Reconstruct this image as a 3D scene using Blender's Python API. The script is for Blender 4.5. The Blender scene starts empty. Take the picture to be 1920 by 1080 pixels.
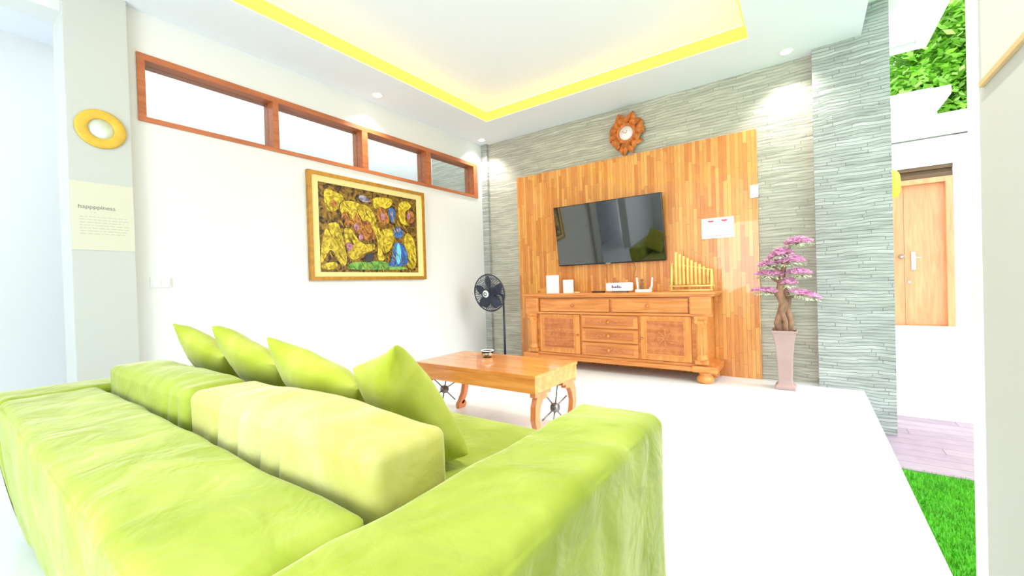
import bpy, bmesh, math, random
from mathutils import Vector, Matrix, noise
R = random.Random(7)
sc = bpy.context.scene
COL = sc.collection

# ------------------------------------------------------------------ camera
yaw, pit, rol = map(math.radians, (35.3922, -0.54074, -1.74256))
fw = Vector((-math.sin(yaw)*math.cos(pit), math.cos(yaw)*math.cos(pit), math.sin(pit)))
rt = Vector((math.cos(yaw), math.sin(yaw), 0)); up = rt.cross(fw)
r2 = math.cos(rol)*rt + math.sin(rol)*up; u2 = -math.sin(rol)*rt + math.cos(rol)*up
cam = bpy.data.cameras.new('camera'); camo = bpy.data.objects.new('camera', cam); COL.objects.link(camo)
camo.matrix_world = Matrix(((r2.x, u2.x, -fw.x, 3.805), (r2.y, u2.y, -fw.y, -4.733), (r2.z, u2.z, -fw.z, 1.0), (0, 0, 0, 1)))
cam.sensor_width = 36; cam.lens = 784.44/1920*36; cam.clip_start = 0.02; cam.clip_end = 200
sc.camera = camo

# ------------------------------------------------------------------ world, sun, added fill lamps, exposure
sc.view_settings.view_transform = 'Standard'; sc.view_settings.look = 'None'
sc.view_settings.gamma = 1; sc.view_settings.use_curve_mapping = False
sc.view_settings.exposure = 0.55
w = bpy.data.worlds.new('sky'); sc.world = w; w.use_nodes = True
w.node_tree.nodes['Background'].inputs[0].default_value = (0.80, 0.90, 1.0, 1)
w.node_tree.nodes['Background'].inputs[1].default_value = 2.2
def sun(name, direction, strength, angle, color):
    l = bpy.data.lights.new(name, 'SUN'); l.energy = strength; l.angle = math.radians(angle); l.color = color
    o = bpy.data.objects.new(name, l); COL.objects.link(o)
    o.rotation_euler = Vector(direction).to_track_quat('-Z', 'Y').to_euler(); return o
sun('sun', (-0.85, -0.05, -0.50), 2.0, 40, (1, 0.98, 0.94))
def area(name, loc, direction, sx, sy, power, color=(1, 1, 1)):
    l = bpy.data.lights.new(name, 'AREA'); l.shape = 'RECTANGLE'; l.size = sx; l.size_y = sy; l.energy = power; l.color = color
    o = bpy.data.objects.new(name, l); COL.objects.link(o); o.location = loc
    o.rotation_euler = Vector(direction).to_track_quat('-Z', 'Y').to_euler(); return o
area('side_passage_fill', (-0.60, -5.6, 2.4), (-.55, 0.6, -0.4), 0.6, 1.2, 8, (0.93, 0.97, 1))  # added fill lamp, brightens the passage and the room's near left
area('rear_terrace_fill', (2.75, -8.2, 1.5), (.10, 1, 0.0), 2.0, 2.0, 110, (0.92, 0.97, 1))  # added fill lamp behind the camera, lights the near side of the room

# ------------------------------------------------------------------ materials
def lin(c):
    return tuple(((x/255)/12.92 if x/255 <= 0.04045 else (((x/255)+0.055)/1.055)**2.4) for x in c)
class NT:
    def __init__(s, name):
        s.m = bpy.data.materials.new(name); s.m.use_nodes = True; s.t = s.m.node_tree; s.b = s.t.nodes['Principled BSDF']
    def n(s, typ, **kw):
        nd = s.t.nodes.new(typ)
        for k, v in kw.items():
            if k.startswith('i_'):
                key = k[2:]; key = int(key) if key.isdigit() else key.replace('_', ' ')
                nd.inputs[key].default_value = v
            else: setattr(nd, k, v)
        return nd
    def l(s, a, b): s.t.links.new(a, b)
def setb(b, **kw):
    for k, v in kw.items(): b.inputs[k.replace('_', ' ')].default_value = v
def mat(name, rgb, rough=0.5, metal=0, spec=0.5, emit=None, es=1.0, noise_amt=0.0, nscale=20, bump=0.0, sheen=0, coat=0, alpha=None, trans=0):
    q = NT(name); c = lin(rgb)
    setb(q.b, Base_Color=(*c, 1), Roughness=rough, Metallic=metal, Specular_IOR_Level=spec, Sheen_Weight=sheen, Coat_Weight=coat, Transmission_Weight=trans)
    if emit: setb(q.b, Emission_Color=(*lin(emit), 1), Emission_Strength=es)
    if noise_amt or bump:
        tc = q.n('ShaderNodeTexCoord'); nz = q.n('ShaderNodeTexNoise', i_Scale=nscale, i_Detail=5.0)
        q.l(tc.outputs['Object'], nz.inputs['Vector'])
        if noise_amt:
            rp = q.n('ShaderNodeValToRGB'); e = rp.color_ramp.elements
            e[0].position = 0.3; e[1].position = 0.7
            e[0].color = (*[x*(1-noise_amt) for x in c], 1); e[1].color = (*[min(1, x*(1+noise_amt)) for x in c], 1)
            q.l(nz.outputs[0], rp.inputs[0]); q.l(rp.outputs[0], q.b.inputs['Base Color'])
        if bump:
            bp = q.n('ShaderNodeBump', i_Strength=bump, i_Distance=0.01); q.l(nz.outputs[0], bp.inputs['Height']); q.l(bp.outputs[0], q.b.inputs['Normal'])
    return q.m
def wood(name, c1, c2, axis='X', rough=0.35, scale=1.0, coat=0.15):
    q = NT(name); tc = q.n('ShaderNodeTexCoord'); mp = q.n('ShaderNodeMapping')
    s = {'X': (1.2, 14, 14), 'Y': (14, 1.2, 14), 'Z': (14, 14, 1.2)}[axis]
    mp.inputs['Scale'].default_value = tuple(x*scale for x in s)
    q.l(tc.outputs['Object'], mp.inputs[0]); nz = q.n('ShaderNodeTexNoise', i_Scale=2.0, i_Detail=6.0, i_Distortion=0.8); q.l(mp.outputs[0], nz.inputs['Vector'])
    rp = q.n('ShaderNodeValToRGB'); e = rp.color_ramp.elements; e[0].position = 0.32; e[1].position = 0.68
    e[0].color = (*lin(c1), 1); e[1].color = (*lin(c2), 1); q.l(nz.outputs[0], rp.inputs[0]); q.l(rp.outputs[0], q.b.inputs['Base Color'])
    bp = q.n('ShaderNodeBump', i_Strength=0.15, i_Distance=0.004); q.l(nz.outputs[0], bp.inputs['Height']); q.l(bp.outputs[0], q.b.inputs['Normal'])
    setb(q.b, Roughness=rough, Coat_Weight=coat); return q.m
def brickmat(name, swap, roww, brickw, c1, c2, mortar, msize, bump, rough, offset=0.37, noise_c=0.25, fine=0.5, coat=0, smooth=0.1, spread=0.0, slide=True):
    # swap: which object axes feed (u, v):  'xz', 'yz', 'zx', 'zy', 'xy'
    q = NT(name); tc = q.n('ShaderNodeTexCoord'); sp = q.n('ShaderNodeSeparateXYZ'); cb = q.n('ShaderNodeCombineXYZ')
    q.l(tc.outputs['Object'], sp.inputs[0])
    ax = {'x': 0, 'y': 1, 'z': 2}
    if swap == 'wz':
        ad = q.n('ShaderNodeMath', operation='ADD'); q.l(sp.outputs[0], ad.inputs[0]); q.l(sp.outputs[1], ad.inputs[1])
        q.l(ad.outputs[0], cb.inputs[0]); q.l(sp.outputs[2], cb.inputs[1])
    else:
        q.l(sp.outputs[ax[swap[0]]], cb.inputs[0]); q.l(sp.outputs[ax[swap[1]]], cb.inputs[1])
    vec = cb.outputs[0]
    if spread:
        n0 = q.n('ShaderNodeTexNoise', i_Scale=3.0, i_Detail=3.0); q.l(tc.outputs['Object'], n0.inputs['Vector'])
        sb = q.n('ShaderNodeMath', operation='MULTIPLY_ADD'); q.l(n0.outputs[0], sb.inputs[0]); sb.inputs[1].default_value = spread; sb.inputs[2].default_value = 0
        c2b = q.n('ShaderNodeCombineXYZ'); q.l(sb.outputs[0], c2b.inputs[1])
        va = q.n('ShaderNodeVectorMath', operation='ADD'); q.l(vec, va.inputs[0]); q.l(c2b.outputs[0], va.inputs[1]); vec = va.outputs[0]
    # every row slides by its own random amount so that the upright joints never line up
    s2 = q.n('ShaderNodeSeparateXYZ'); q.l(vec, s2.inputs[0]); dv = q.n('ShaderNodeMath', operation='DIVIDE'); q.l(s2.outputs[1], dv.inputs[0]); dv.inputs[1].default_value = roww
    fl = q.n('ShaderNodeMath', operation='FLOOR'); q.l(dv.outputs[0], fl.inputs[0]); wn = q.n('ShaderNodeTexWhiteNoise', noise_dimensions='1D'); q.l(fl.outputs[0], wn.inputs['W'])
    ma = q.n('ShaderNodeMath', operation='MULTIPLY_ADD'); q.l(wn.outputs['Value'], ma.inputs[0]); ma.inputs[1].default_value = brickw*5 if slide else 0; q.l(s2.outputs[0], ma.inputs[2])
    c3 = q.n('ShaderNodeCombineXYZ'); q.l(ma.outputs[0], c3.inputs[0]); q.l(s2.outputs[1], c3.inputs[1]); vec = c3.outputs[0]
    br = q.n('ShaderNodeTexBrick', offset=offset, offset_frequency=2, squash=1.0)
    br.inputs['Scale'].default_value = 1; br.inputs['Brick Width'].default_value = brickw; br.inputs['Row Height'].default_value = roww
    br.inputs['Mortar Size'].default_value = msize; br.inputs['Mortar Smooth'].default_value = smooth; br.inputs['Bias'].default_value = 0
    br.inputs['Color1'].default_value = (*lin(c1), 1); br.inputs['Color2'].default_value = (*lin(c2), 1); br.inputs['Mortar'].default_value = (*lin(mortar), 1)
    q.l(vec, br.inputs['Vector'])
    nz = q.n('ShaderNodeTexNoise', i_Scale=9.0, i_Detail=7.0); mp = q.n('ShaderNodeMapping')
    mp.inputs['Scale'].default_value = (.4, .4, 3.6) if swap in ('xz', 'yz', 'wz') else ((5, 5, 1) if swap[0] == 'z' else (1, 1, 1))
    q.l(tc.outputs['Object'], mp.inputs[0]); q.l(mp.outputs[0], nz.inputs['Vector'])
    mx = q.n('ShaderNodeMix', data_type='RGBA', blend_type='MULTIPLY'); mx.inputs['Factor'].default_value = 1
    rp = q.n('ShaderNodeMapRange'); rp.inputs['From Min'].default_value = 0.25; rp.inputs['From Max'].default_value = 0.75; rp.inputs['To Min'].default_value = 1-noise_c; rp.inputs['To Max'].default_value = 1+noise_c*0.4
    q.l(nz.outputs[0], rp.inputs[0]); q.l(br.outputs['Color'], mx.inputs[6]); q.l(rp.outputs[0], mx.inputs[7]); q.l(mx.outputs[2], q.b.inputs['Base Color'])
    # height: mortar low, random per brick + fine noise
    hm = q.n('ShaderNodeMath', operation='MULTIPLY_ADD'); q.l(br.outputs['Fac'], hm.inputs[0]); hm.inputs[1].default_value = -1; 
    h2 = q.n('ShaderNodeMath', operation='MULTIPLY'); q.l(nz.outputs[0], h2.inputs[0]); h2.inputs[1].default_value = fine
    bw = q.n('ShaderNodeRGBToBW'); q.l(br.outputs['Color'], bw.inputs[0])
    h3 = q.n('ShaderNodeMath', operation='MULTIPLY_ADD'); q.l(bw.outputs[0], h3.inputs[0]); h3.inputs[1].default_value = 1.5; q.l(h2.outputs[0], h3.inputs[2])
    q.l(h3.outputs[0], hm.inputs[2])
    bp = q.n('ShaderNodeBump', i_Strength=bump, i_Distance=0.012); q.l(hm.outputs[0], bp.inputs['Height']); q.l(bp.outputs[0], q.b.inputs['Normal'])
    setb(q.b, Roughness=rough, Coat_Weight=coat); return q.m
def velvet(name, c_dark, c_light, c_streak, stretch=(1, 1, 1), amount=0.5, seed=0.0):
    q = NT(name); tc = q.n('ShaderNodeTexCoord'); mp = q.n('ShaderNodeMapping'); mp.inputs['Scale'].default_value = stretch; mp.inputs['Location'].default_value = (seed, seed, seed)
    q.l(tc.outputs['Object'], mp.inputs[0])
    n1 = q.n('ShaderNodeTexNoise', i_Scale=3.2, i_Detail=4.0, i_Distortion=1.2); q.l(mp.outputs[0], n1.inputs['Vector'])
    rp = q.n('ShaderNodeValToRGB'); e = rp.color_ramp.elements; e[0].position = 0.36; e[1].position = 0.66
    e[0].color = (*lin(c_dark), 1); e[1].color = (*lin(c_light), 1); x = e.new(0.78); x.color = (*lin(c_streak), 1)
    q.l(n1.outputs[0], rp.inputs[0]); q.l(rp.outputs[0], q.b.inputs['Base Color'])
    n2 = q.n('ShaderNodeTexNoise', i_Scale=260.0, i_Detail=2.0); q.l(tc.outputs['Object'], n2.inputs['Vector'])
    n3 = q.n('ShaderNodeTexNoise', i_Scale=7.0, i_Detail=3.0, i_Distortion=0.8); q.l(mp.outputs[0], n3.inputs['Vector'])
    b2 = q.n('ShaderNodeBump', i_Strength=amount, i_Distance=0.03); q.l(n3.outputs[0], b2.inputs['Height'])
    bp = q.n('ShaderNodeBump', i_Strength=0.15, i_Distance=0.002); q.l(n2.outputs[0], bp.inputs['Height']); q.l(b2.outputs[0], bp.inputs['Normal']); q.l(bp.outputs[0], q.b.inputs['Normal'])
    setb(q.b, Roughness=0.75, Sheen_Weight=0.6, Sheen_Roughness=0.35, Specular_IOR_Level=0.25)
    q.b.inputs['Sheen Tint'].default_value = (1, 1, 0.75, 1); return q.m

M = {}
M['wall'] = mat('white_wall_paint', (222, 224, 223), 0.8, bump=0.03, nscale=60)
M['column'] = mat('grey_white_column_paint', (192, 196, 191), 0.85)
M['ceil'] = mat('ceiling_paint', (232, 238, 246), 0.9)
M['trimw'] = mat('white_gloss_trim', (245, 245, 245), 0.5)
M['floor'] = brickmat('white_porcelain_tile', 'xy', 0.9, 0.9, (240, 245, 248), (238, 243, 247), (222, 228, 232), 0.003, 0.02, 0.18, offset=0.0, slide=False, noise_c=0.02, fine=0.0)
M['stone'] = brickmat('stacked_ledge_stone', 'wz', 0.030, 0.47, (200, 197, 182), (184, 182, 166), (174, 172, 158), 0.003, 0.6, 0.85, noise_c=0.34, fine=2.4, smooth=1.0, spread=0.07)
M['stone2'] = brickmat('grey_stacked_ledge_stone', 'wz', 0.028, 0.41, (190, 192, 186), (172, 175, 169), (160, 163, 158), 0.003, 0.7, 0.85, noise_c=0.36, fine=2.4, smooth=1.0, spread=0.08)
M['panel'] = brickmat('teak_strip_wood', 'zx', 0.036, 0.46, (236, 172, 88), (206, 124, 54), (160, 90, 38), 0.0012, 0.5, 0.35, noise_c=0.16, fine=0.3, coat=0.3)
M['teak'] = wood('carved_teak', (196, 116, 52), (226, 150, 78), 'X', 0.4)
M['teakz'] = wood('upright_teak', (206, 124, 54), (232, 158, 80), 'Z', 0.4)
M['teakdark'] = wood('recessed_teak', (180, 100, 48), (206, 128, 70), 'X', 0.5)
M['table'] = wood('orange_table_wood', (212, 124, 56), (236, 160, 84), 'X', 0.16, coat=0.5)
M['legw'] = wood('table_leg_wood', (196, 110, 60), (220, 138, 84), 'Z', 0.3)
M['frame'] = wood('window_frame_wood', (168, 92, 50), (192, 112, 66), 'Y', 0.45)
M['gold'] = mat('gilt_frame_wood', (178, 128, 44), 0.35, 0.3, noise_amt=0.2)
M['cream'] = mat('cream_mat_board', (228, 214, 146), 0.6)
M['black'] = mat('black_gloss_plastic', (16, 16, 20), 0.25)
M['screen'] = mat('television_glass', (8, 6, 8), 0.03); M['screen'].node_tree.nodes['Principled BSDF'].inputs['IOR'].default_value = 2.2
M['fan'] = mat('dark_grey_fan_plastic', (46, 52, 70), 0.4)
M['fanl'] = mat('grey_fan_blade', (48, 54, 72), 0.4)
M['metal'] = mat('grey_metal', (120, 118, 116), 0.35, 0.7)
M['chrome'] = mat('bright_metal', (220, 220, 218), 0.2, 0.9)
M['whitep'] = mat('white_plastic', (244, 244, 244), 0.4)
M['paper'] = mat('white_paper', (246, 244, 246), 0.8)
M['yellow'] = mat('yellow_ring_paint', (216, 176, 58), 0.4, noise_amt=0.08)
M['mirror'] = mat('pale_mirror_glass', (225, 240, 236), 0.08, 0.2)
M['poster'] = mat('beige_poster_paper', (206, 206, 186), 0.85)
M['ink'] = mat('grey_poster_ink', (120, 120, 112), 0.8)
M['inkfaint'] = mat('faint_poster_ink', (186, 186, 168), 0.8)
M['blueink'] = mat('blue_print', (60, 70, 130), 0.6)
M['redink'] = mat('red_print', (196, 90, 110), 0.6)
M['pinkink'] = mat('pale_pink_print', (226, 176, 190), 0.7)
M['vase'] = mat('dusty_pink_ceramic', (176, 146, 140), 0.35, noise_amt=0.06, nscale=6)
M['soil'] = mat('dark_moss', (70, 60, 42), 0.95, bump=0.5)
M['bark'] = mat('bonsai_bark', (150, 112, 88), 0.8, noise_amt=0.35, nscale=14, bump=0.6)
M['pink'] = mat('pink_blossom', (244, 182, 218), 0.7, noise_amt=0.16, nscale=25)
M['leafw'] = mat('pale_green_leaf', (214, 226, 190), 0.7, noise_amt=0.25, nscale=40)
M['bamboo'] = mat('pale_bamboo', (232, 196, 110), 0.4, noise_amt=0.12, nscale=12)
M['clockw'] = mat('carved_clock_wood', (200, 116, 52), 0.45, noise_amt=0.3, nscale=18, bump=0.4)
M['led'] = mat('warm_led_cover', (255, 205, 40), 0.5, emit=(255, 208, 44), es=3.6)
M['lampglow'] = mat('downlight_diffuser', (255, 255, 255), 0.4, emit=(255, 252, 245), es=6)
M['glass'] = mat('clear_glass', (250, 255, 252), 0.02, trans=1.0)
M['house'] = mat('white_house_paint', (242, 240, 236), 0.8, bump=0.1, nscale=30)
M['soffit'] = mat('outdoor_soffit_paint', (240, 246, 240), 0.8)
M['doorw'] = wood('entrance_door_wood', (214, 146, 98), (230, 168, 116), 'Z', 0.4)
M['lintel'] = mat('brown_door_lintel', (110, 84, 56), 0.6)
M['deck'] = brickmat('pinkish_grey_plank', 'xy', 0.14, 1.2, (168, 148, 156), (154, 134, 144), (128, 112, 120), 0.004, 0.3, 0.6, noise_c=0.15)
M['pave'] = mat('pale_paving', (236, 232, 226), 0.8, noise_amt=0.03, nscale=5)
M['slab'] = mat('irregular_stone_slab', (240, 236, 226), 0.8, noise_amt=0.04, nscale=8)
M['turf'] = mat('turf_base', (70, 160, 20), 0.9, noise_amt=0.2, nscale=30)
M['blade'] = mat('grass_blade_green', (96, 180, 34), 0.8, noise_amt=0.25, nscale=9)
M['foliage'] = mat('lime_tree_leaf', (138, 198, 62), 0.5, noise_amt=0.4, nscale=2.5)
M['foliage2'] = mat('bright_tree_leaf', (186, 232, 120), 0.5, noise_amt=0.3, nscale=2.5)
M['trunk'] = mat('tree_bark', (110, 90, 66), 0.9, bump=0.5)
M['lantern'] = mat('yellow_lantern_cloth', (236, 200, 50), 0.6)
M['sofa'] = velvet('lime_velvet', (148, 165, 46), (172, 187, 76), (205, 215, 130), (1, 1, 1), 0.45)
M['sofav'] = velvet('lime_velvet_drape', (170, 206, 62), (196, 222, 96), (226, 240, 160), (3.2, 3.2, 0.7), 0.9, 3)
M['cushy'] = velvet('yellow_lime_velvet', (184, 182, 86), (200, 198, 130), (210, 208, 158), (1, 1, 1), 0.25, 5)
M['cushg'] = velvet('olive_lime_velvet', (146, 162, 44), (164, 180, 70), (186, 198, 100), (1, 1, 1), 0.25, 8)
M['cushp'] = velvet('lime_pillow_velvet', (166, 178, 50), (190, 199, 88), (208, 214, 126), (1, 1, 1), 0.25, 11)

# ------------------------------------------------------------------ mesh helpers (all coordinates are world, parents subtracted)
def bm_(): return bmesh.new()
def box(bm, x0, x1, y0, y1, z0, z1, bev=0, seg=2, mi=0):
    t = bmesh.new(); bmesh.ops.create_cube(t, size=1)
    for v in t.verts: v.co = Vector(((x0+x1)/2+v.co.x*abs(x1-x0), (y0+y1)/2+v.co.y*abs(y1-y0), (z0+z1)/2+v.co.z*abs(z1-z0)))
    if bev: bmesh.ops.bevel(t, geom=t.edges[:], offset=bev, segments=seg, profile=0.7, affect='EDGES')
    join(bm, t, mi)
def join(bm, t, mi=0, mtx=None):
    vm = {}
    for v in t.verts: vm[v] = bm.verts.new(mtx @ v.co if mtx else v.co)
    for f in t.faces:
        try:
            g = bm.faces.new([vm[v] for v in f.verts]); g.smooth = f.smooth; g.material_index = mi if mi else f.material_index
        except ValueError: pass
    t.free()
def quad(bm, pts, mi=0):
    f = bm.faces.new([bm.verts.new(p) for p in pts]); f.material_index = mi; return f
def tube(bm, pts, rad, n=10, caps=True, mi=0, smooth=True):
    pts = [Vector(p) for p in pts]; rads = rad if isinstance(rad, (list, tuple)) else [rad]*len(pts)
    rings = []; ref = None
    for i, p in enumerate(pts):
        d = (pts[min(i+1, len(pts)-1)]-pts[max(i-1, 0)]).normalized()
        if ref is None:
            ref = Vector((0, 0, 1)) if abs(d.z) < 0.9 else Vector((1, 0, 0))
        a = d.cross(ref).normalized(); b = a.cross(d).normalized(); ref = b
        rings.append([bm.verts.new(p+(a*math.cos(2*math.pi*k/n)+b*math.sin(2*math.pi*k/n))*rads[i]) for k in range(n)])
    for i in range(len(rings)-1):
        for k in range(n):
            f = bm.faces.new([rings[i][k], rings[i][(k+1) % n], rings[i+1][(k+1) % n], rings[i+1][k]]); f.smooth = smooth; f.material_index = mi
    if caps:
        for r in (rings[0][::-1], rings[-1]):
            f = bm.faces.new(r); f.material_index = mi
def lathe(bm, prof, c, axis=(0, 0, 1), n=24, smooth=True, mi=0):
    c = Vector(c); q = Vector((0, 0, 1)).rotation_difference(Vector(axis))
    rings = []
    for r, h in prof:
        rings.append([bm.verts.new(c+q @ Vector((r*math.cos(2*math.pi*k/n), r*math.sin(2*math.pi*k/n), h))) for k in range(n)])
    for i in range(len(rings)-1):
        for k in range(n):
            f = bm.faces.new([rings[i][k], rings[i][(k+1) % n], rings[i+1][(k+1) % n], rings[i+1][k]]); f.smooth = smooth; f.material_index = mi
    for r in (rings[0][::-1], rings[-1]):
        try:
            f = bm.faces.new(r); f.material_index = mi
        except ValueError: pass
def frame4(bm, ax, f0, f1, a0, a1, c0, c1, wa0, wa1, wc0, wc1):
    # rectangular frame with mitred corners; ax = the depth axis ('x' or 'y'); a, c = the two in-plane ranges; w = member widths
    def P(d, a, c): return (d, a, c) if ax == 'x' else (a, d, c)
    o = [(a0, c0), (a1, c0), (a1, c1), (a0, c1)]; i = [(a0+wa0, c0+wc0), (a1-wa1, c0+wc0), (a1-wa1, c1-wc1), (a0+wa0, c1-wc1)]
    V = [[bm.verts.new(P(d, *q)) for q in L] for d in (f0, f1) for L in (o, i)]
    for k in range(4):
        n = (k+1) % 4
        bm.faces.new([V[0][k], V[0][n], V[1][n], V[1][k]]); bm.faces.new([V[2][k], V[2][n], V[3][n], V[3][k]])
        bm.faces.new([V[0][k], V[0][n], V[2][n], V[2][k]]); bm.faces.new([V[1][k], V[1][n], V[3][n], V[3][k]])
def prism(bm, pts, vec, mi=0):
    vec = Vector(vec); a = [bm.verts.new(Vector(p)) for p in pts]; b = [bm.verts.new(Vector(p)+vec) for p in pts]
    n = len(a)
    for f in [a[::-1], b]+[[a[i], a[(i+1) % n], b[(i+1) % n], b[i]] for i in range(n)]:
        g = bm.faces.new(f); g.material_index = mi
def sweep_flat(bm, pts, wid, thick_vec):
    # ribbon of width wid along pts (in a plane), extruded by thick_vec
    pts = [Vector(p) for p in pts]; tv = Vector(thick_vec); L, Rr = [], []
    for i, p in enumerate(pts):
        d = (pts[min(i+1, len(pts)-1)]-pts[max(i-1, 0)]).normalized(); s = d.cross(tv.normalized())*((wid[i] if isinstance(wid, list) else wid)/2)
        L.append(p+s); Rr.append(p-s)
    prev = None
    for a, b in zip(L, Rr):
        cur = [bm.verts.new(x) for x in (a, b, b+tv, a+tv)]
        if prev:
            for k in range(4): bm.faces.new([prev[k], prev[(k+1) % 4], cur[(k+1) % 4], cur[k]])
        else: bm.faces.new(cur[::-1])
        prev = cur
    bm.faces.new(prev)
def sphere(bm, c, r, sx=1, sy=1, sz=1, seg=16, mi=0):
    t = bmesh.new(); bmesh.ops.create_uvsphere(t, u_segments=seg, v_segments=seg//2, radius=r)
    for v in t.verts: v.co = Vector((v.co.x*sx, v.co.y*sy, v.co.z*sz))+Vector(c)
    for f in t.faces: f.smooth = True
    join(bm, t, mi)
def wm(o):
    if o is None: return Matrix.Identity(4)
    return wm(o.parent) @ Matrix.LocRotScale(o.location, o.rotation_euler, o.scale)
def obj(name, bm, m, parent=None, origin=None, recalc=True):
    if recalc: bmesh.ops.recalc_face_normals(bm, faces=bm.faces[:])
    me = bpy.data.meshes.new(name)
    if parent is not None: bm.transform(wm(parent).inverted())
    elif origin is not None: bm.transform(Matrix.Translation(-Vector(origin)))
    bm.to_mesh(me); bm.free()
    for x in (m if isinstance(m, (list, tuple)) else [m]): me.materials.append(x)
    o = bpy.data.objects.new(name, me); COL.objects.link(o)
    if parent is not None: o.parent = parent
    elif origin is not None: o.location = origin
    return o
def thing(name, label, cat, loc, rotz=0, group=None):
    o = bpy.data.objects.new(name, None); COL.objects.link(o); o.location = loc; o.rotation_euler = (0, 0, rotz); o.empty_display_size = 0.1
    tag(o, label, cat, group); return o
def tag(o, label, cat, group=None, kind=None):
    o['label'] = label; o['category'] = cat
    if group: o['group'] = group
    if kind: o['kind'] = kind
    return o
def struct(name, bm, m, parent=None):
    o = obj(name, bm, m, parent)
    if parent is None: o['kind'] = 'structure'
    return o
def boxo(name, m, dims, parent=None, bev=0, **kw):
    b = bm_(); box(b, *dims, bev=bev); return obj(name, b, m, parent, **kw)
def copy_tree(o, parent=None):
    c = o.copy(); COL.objects.link(c); c.parent = parent
    for ch in [x for x in bpy.data.objects if x.parent == o]: copy_tree(ch, c)
    return c
def text_mesh(bm, s, mtx, size, mi=0, depth=0.0005, align='LEFT'):
    cu = bpy.data.curves.new('t', 'FONT'); cu.body = s; cu.size = size; cu.extrude = depth; cu.align_x = align
    o = bpy.data.objects.new('t', cu); COL.objects.link(o); bpy.context.view_layer.update()
    me = bpy.data.meshes.new_from_object(o.evaluated_get(bpy.context.evaluated_depsgraph_get()))
    t = bmesh.new(); t.from_mesh(me); join(bm, t, mi, mtx)
    bpy.data.objects.remove(o); bpy.data.curves.remove(cu); bpy.data.meshes.remove(me)
def softbox(x0, x1, y0, y1, z0, z1, r, n=24, puff=(0, 0, 0), wr=None, taper=None):
    """rounded, puffed box; wr(co, normal) -> displacement along normal; taper(co) -> co"""
    t = bmesh.new(); bmesh.ops.create_cube(t, size=2)
    bmesh.ops.subdivide_edges(t, edges=t.edges[:], cuts=n, use_grid_fill=True)
    c = Vector(((x0+x1)/2, (y0+y1)/2, (z0+z1)/2)); h = Vector(((x1-x0)/2, (y1-y0)/2, (z1-z0)/2))
    for v in t.verts:
        q = []
        for i in range(3):
            s = v.co[i]; e = min(0.9, 1-r/h[i]) if h[i] > r else 0.0
            # spread the grid: inner 70% of the range covers the flat part, rest the round edge
            a = abs(s); b = (a/0.72*e if a < 0.72 else e+(a-0.72)/0.28*(1-e)); q.append(math.copysign(b, s))
        p = Vector((q[0]*h.x, q[1]*h.y, q[2]*h.z))
        inner = Vector((max(-h.x+r, min(h.x-r, p.x)), max(-h.y+r, min(h.y-r, p.y)), max(-h.z+r, min(h.z-r, p.z))))
        d = p-inner
        if d.length > 1e-9:
            nrm = d.normalized(); p = inner+nrm*r if max(abs(v.co.x), abs(v.co.y), abs(v.co.z)) > 0.999 else p
        else: nrm = Vector((0, 0, 1))
        u = Vector((p.x/h.x, p.y/h.y, p.z/h.z))
        k = max(range(3), key=lambda i: abs(u[i]))
        o1, o2 = [i for i in range(3) if i != k]
        if puff[k]: p[k] += math.copysign(puff[k]*max(0, 1-u[o1]**2)*max(0, 1-u[o2]**2), u[k])
        p = p+c
        if wr: p = p+nrm*wr(p, nrm)
        if taper: p = taper(p)
        v.co = p
    for f in t.faces: f.smooth = True
    return t
def nz(x, y, z): return noise.noise(Vector((x, y, z)))

# ================================================================== SETTING
b = bm_()
box(b, -0.25, 4.17, -8.4, 0.0, -0.12, 0.0); box(b, -1.1, -0.25, -8.4, 0, -0.12, 0)
struct('floor', b, M['floor'])
# left wall with clerestory opening (y -3.83..-0.36 z 2.23..2.70) and passage opening (y < -4.19)
b = bm_()
frame4(b, 'x', -0.2, 0, -3.95, 0, 0, 3.0, .12, .15, 2.225, .295)
prism(b, [(-.2, -8.4, 0), (-.2, -6.2, 0), (-.2, -6.2, 2.8), (-.2, -4.19, 2.8), (-.2, -4.19, 3.0), (-.2, -8.4, 3.0)], (.2, 0, 0))
struct('wall_left', b, M['wall'])
b = bm_(); box(b, -0.26, 0.06, -4.19, -3.885, 0, 3.0, bev=0.004); struct('trim_1', b, M['column'])
b = bm_(); box(b, -1.2, -1.05, -8.4, 0, 0, 4.2); struct('wall_passage', b, M['wall'])
# back wall of stacked stone, also behind the side passage
b = bm_(); box(b, -1.2, 3.9, 0.0, 0.2, -0.05, 3.25); box(b, -1.2, -.2, 0, .2, 3.25, 4.2); struct('wall_back', b, M['stone'])
b = bm_(); box(b, 0.0, 0.105, -0.05, 0.0, 0, 3.0); struct('trim_2', b, M['stone2'])
b = bm_(); box(b, 3.86, 4.375, -0.12, 0.25, -0.35, 3.25); struct('wall_pillar', b, M['stone2'])
b = bm_(); frame4(b, 'y', -8.6, -8.4, -0.2, 4.4, 0, 3.2, 1.6, .3, .0001, .7); struct('wall_rear_added', b, M['wall'])  # unseen rear wall, added partly open to limit light from behind
# right wall close to the camera
b = bm_(); box(b, 4.2, 4.4, -8.4, -3.02, -0.35, 3.2); struct('wall_right', b, M['column'])
b = bm_(); box(b, 4.195, 4.42, -3.02, -2.93, -0.35, 3.2, bev=0.006); struct('trim_3', b, M['trimw'])
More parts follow.
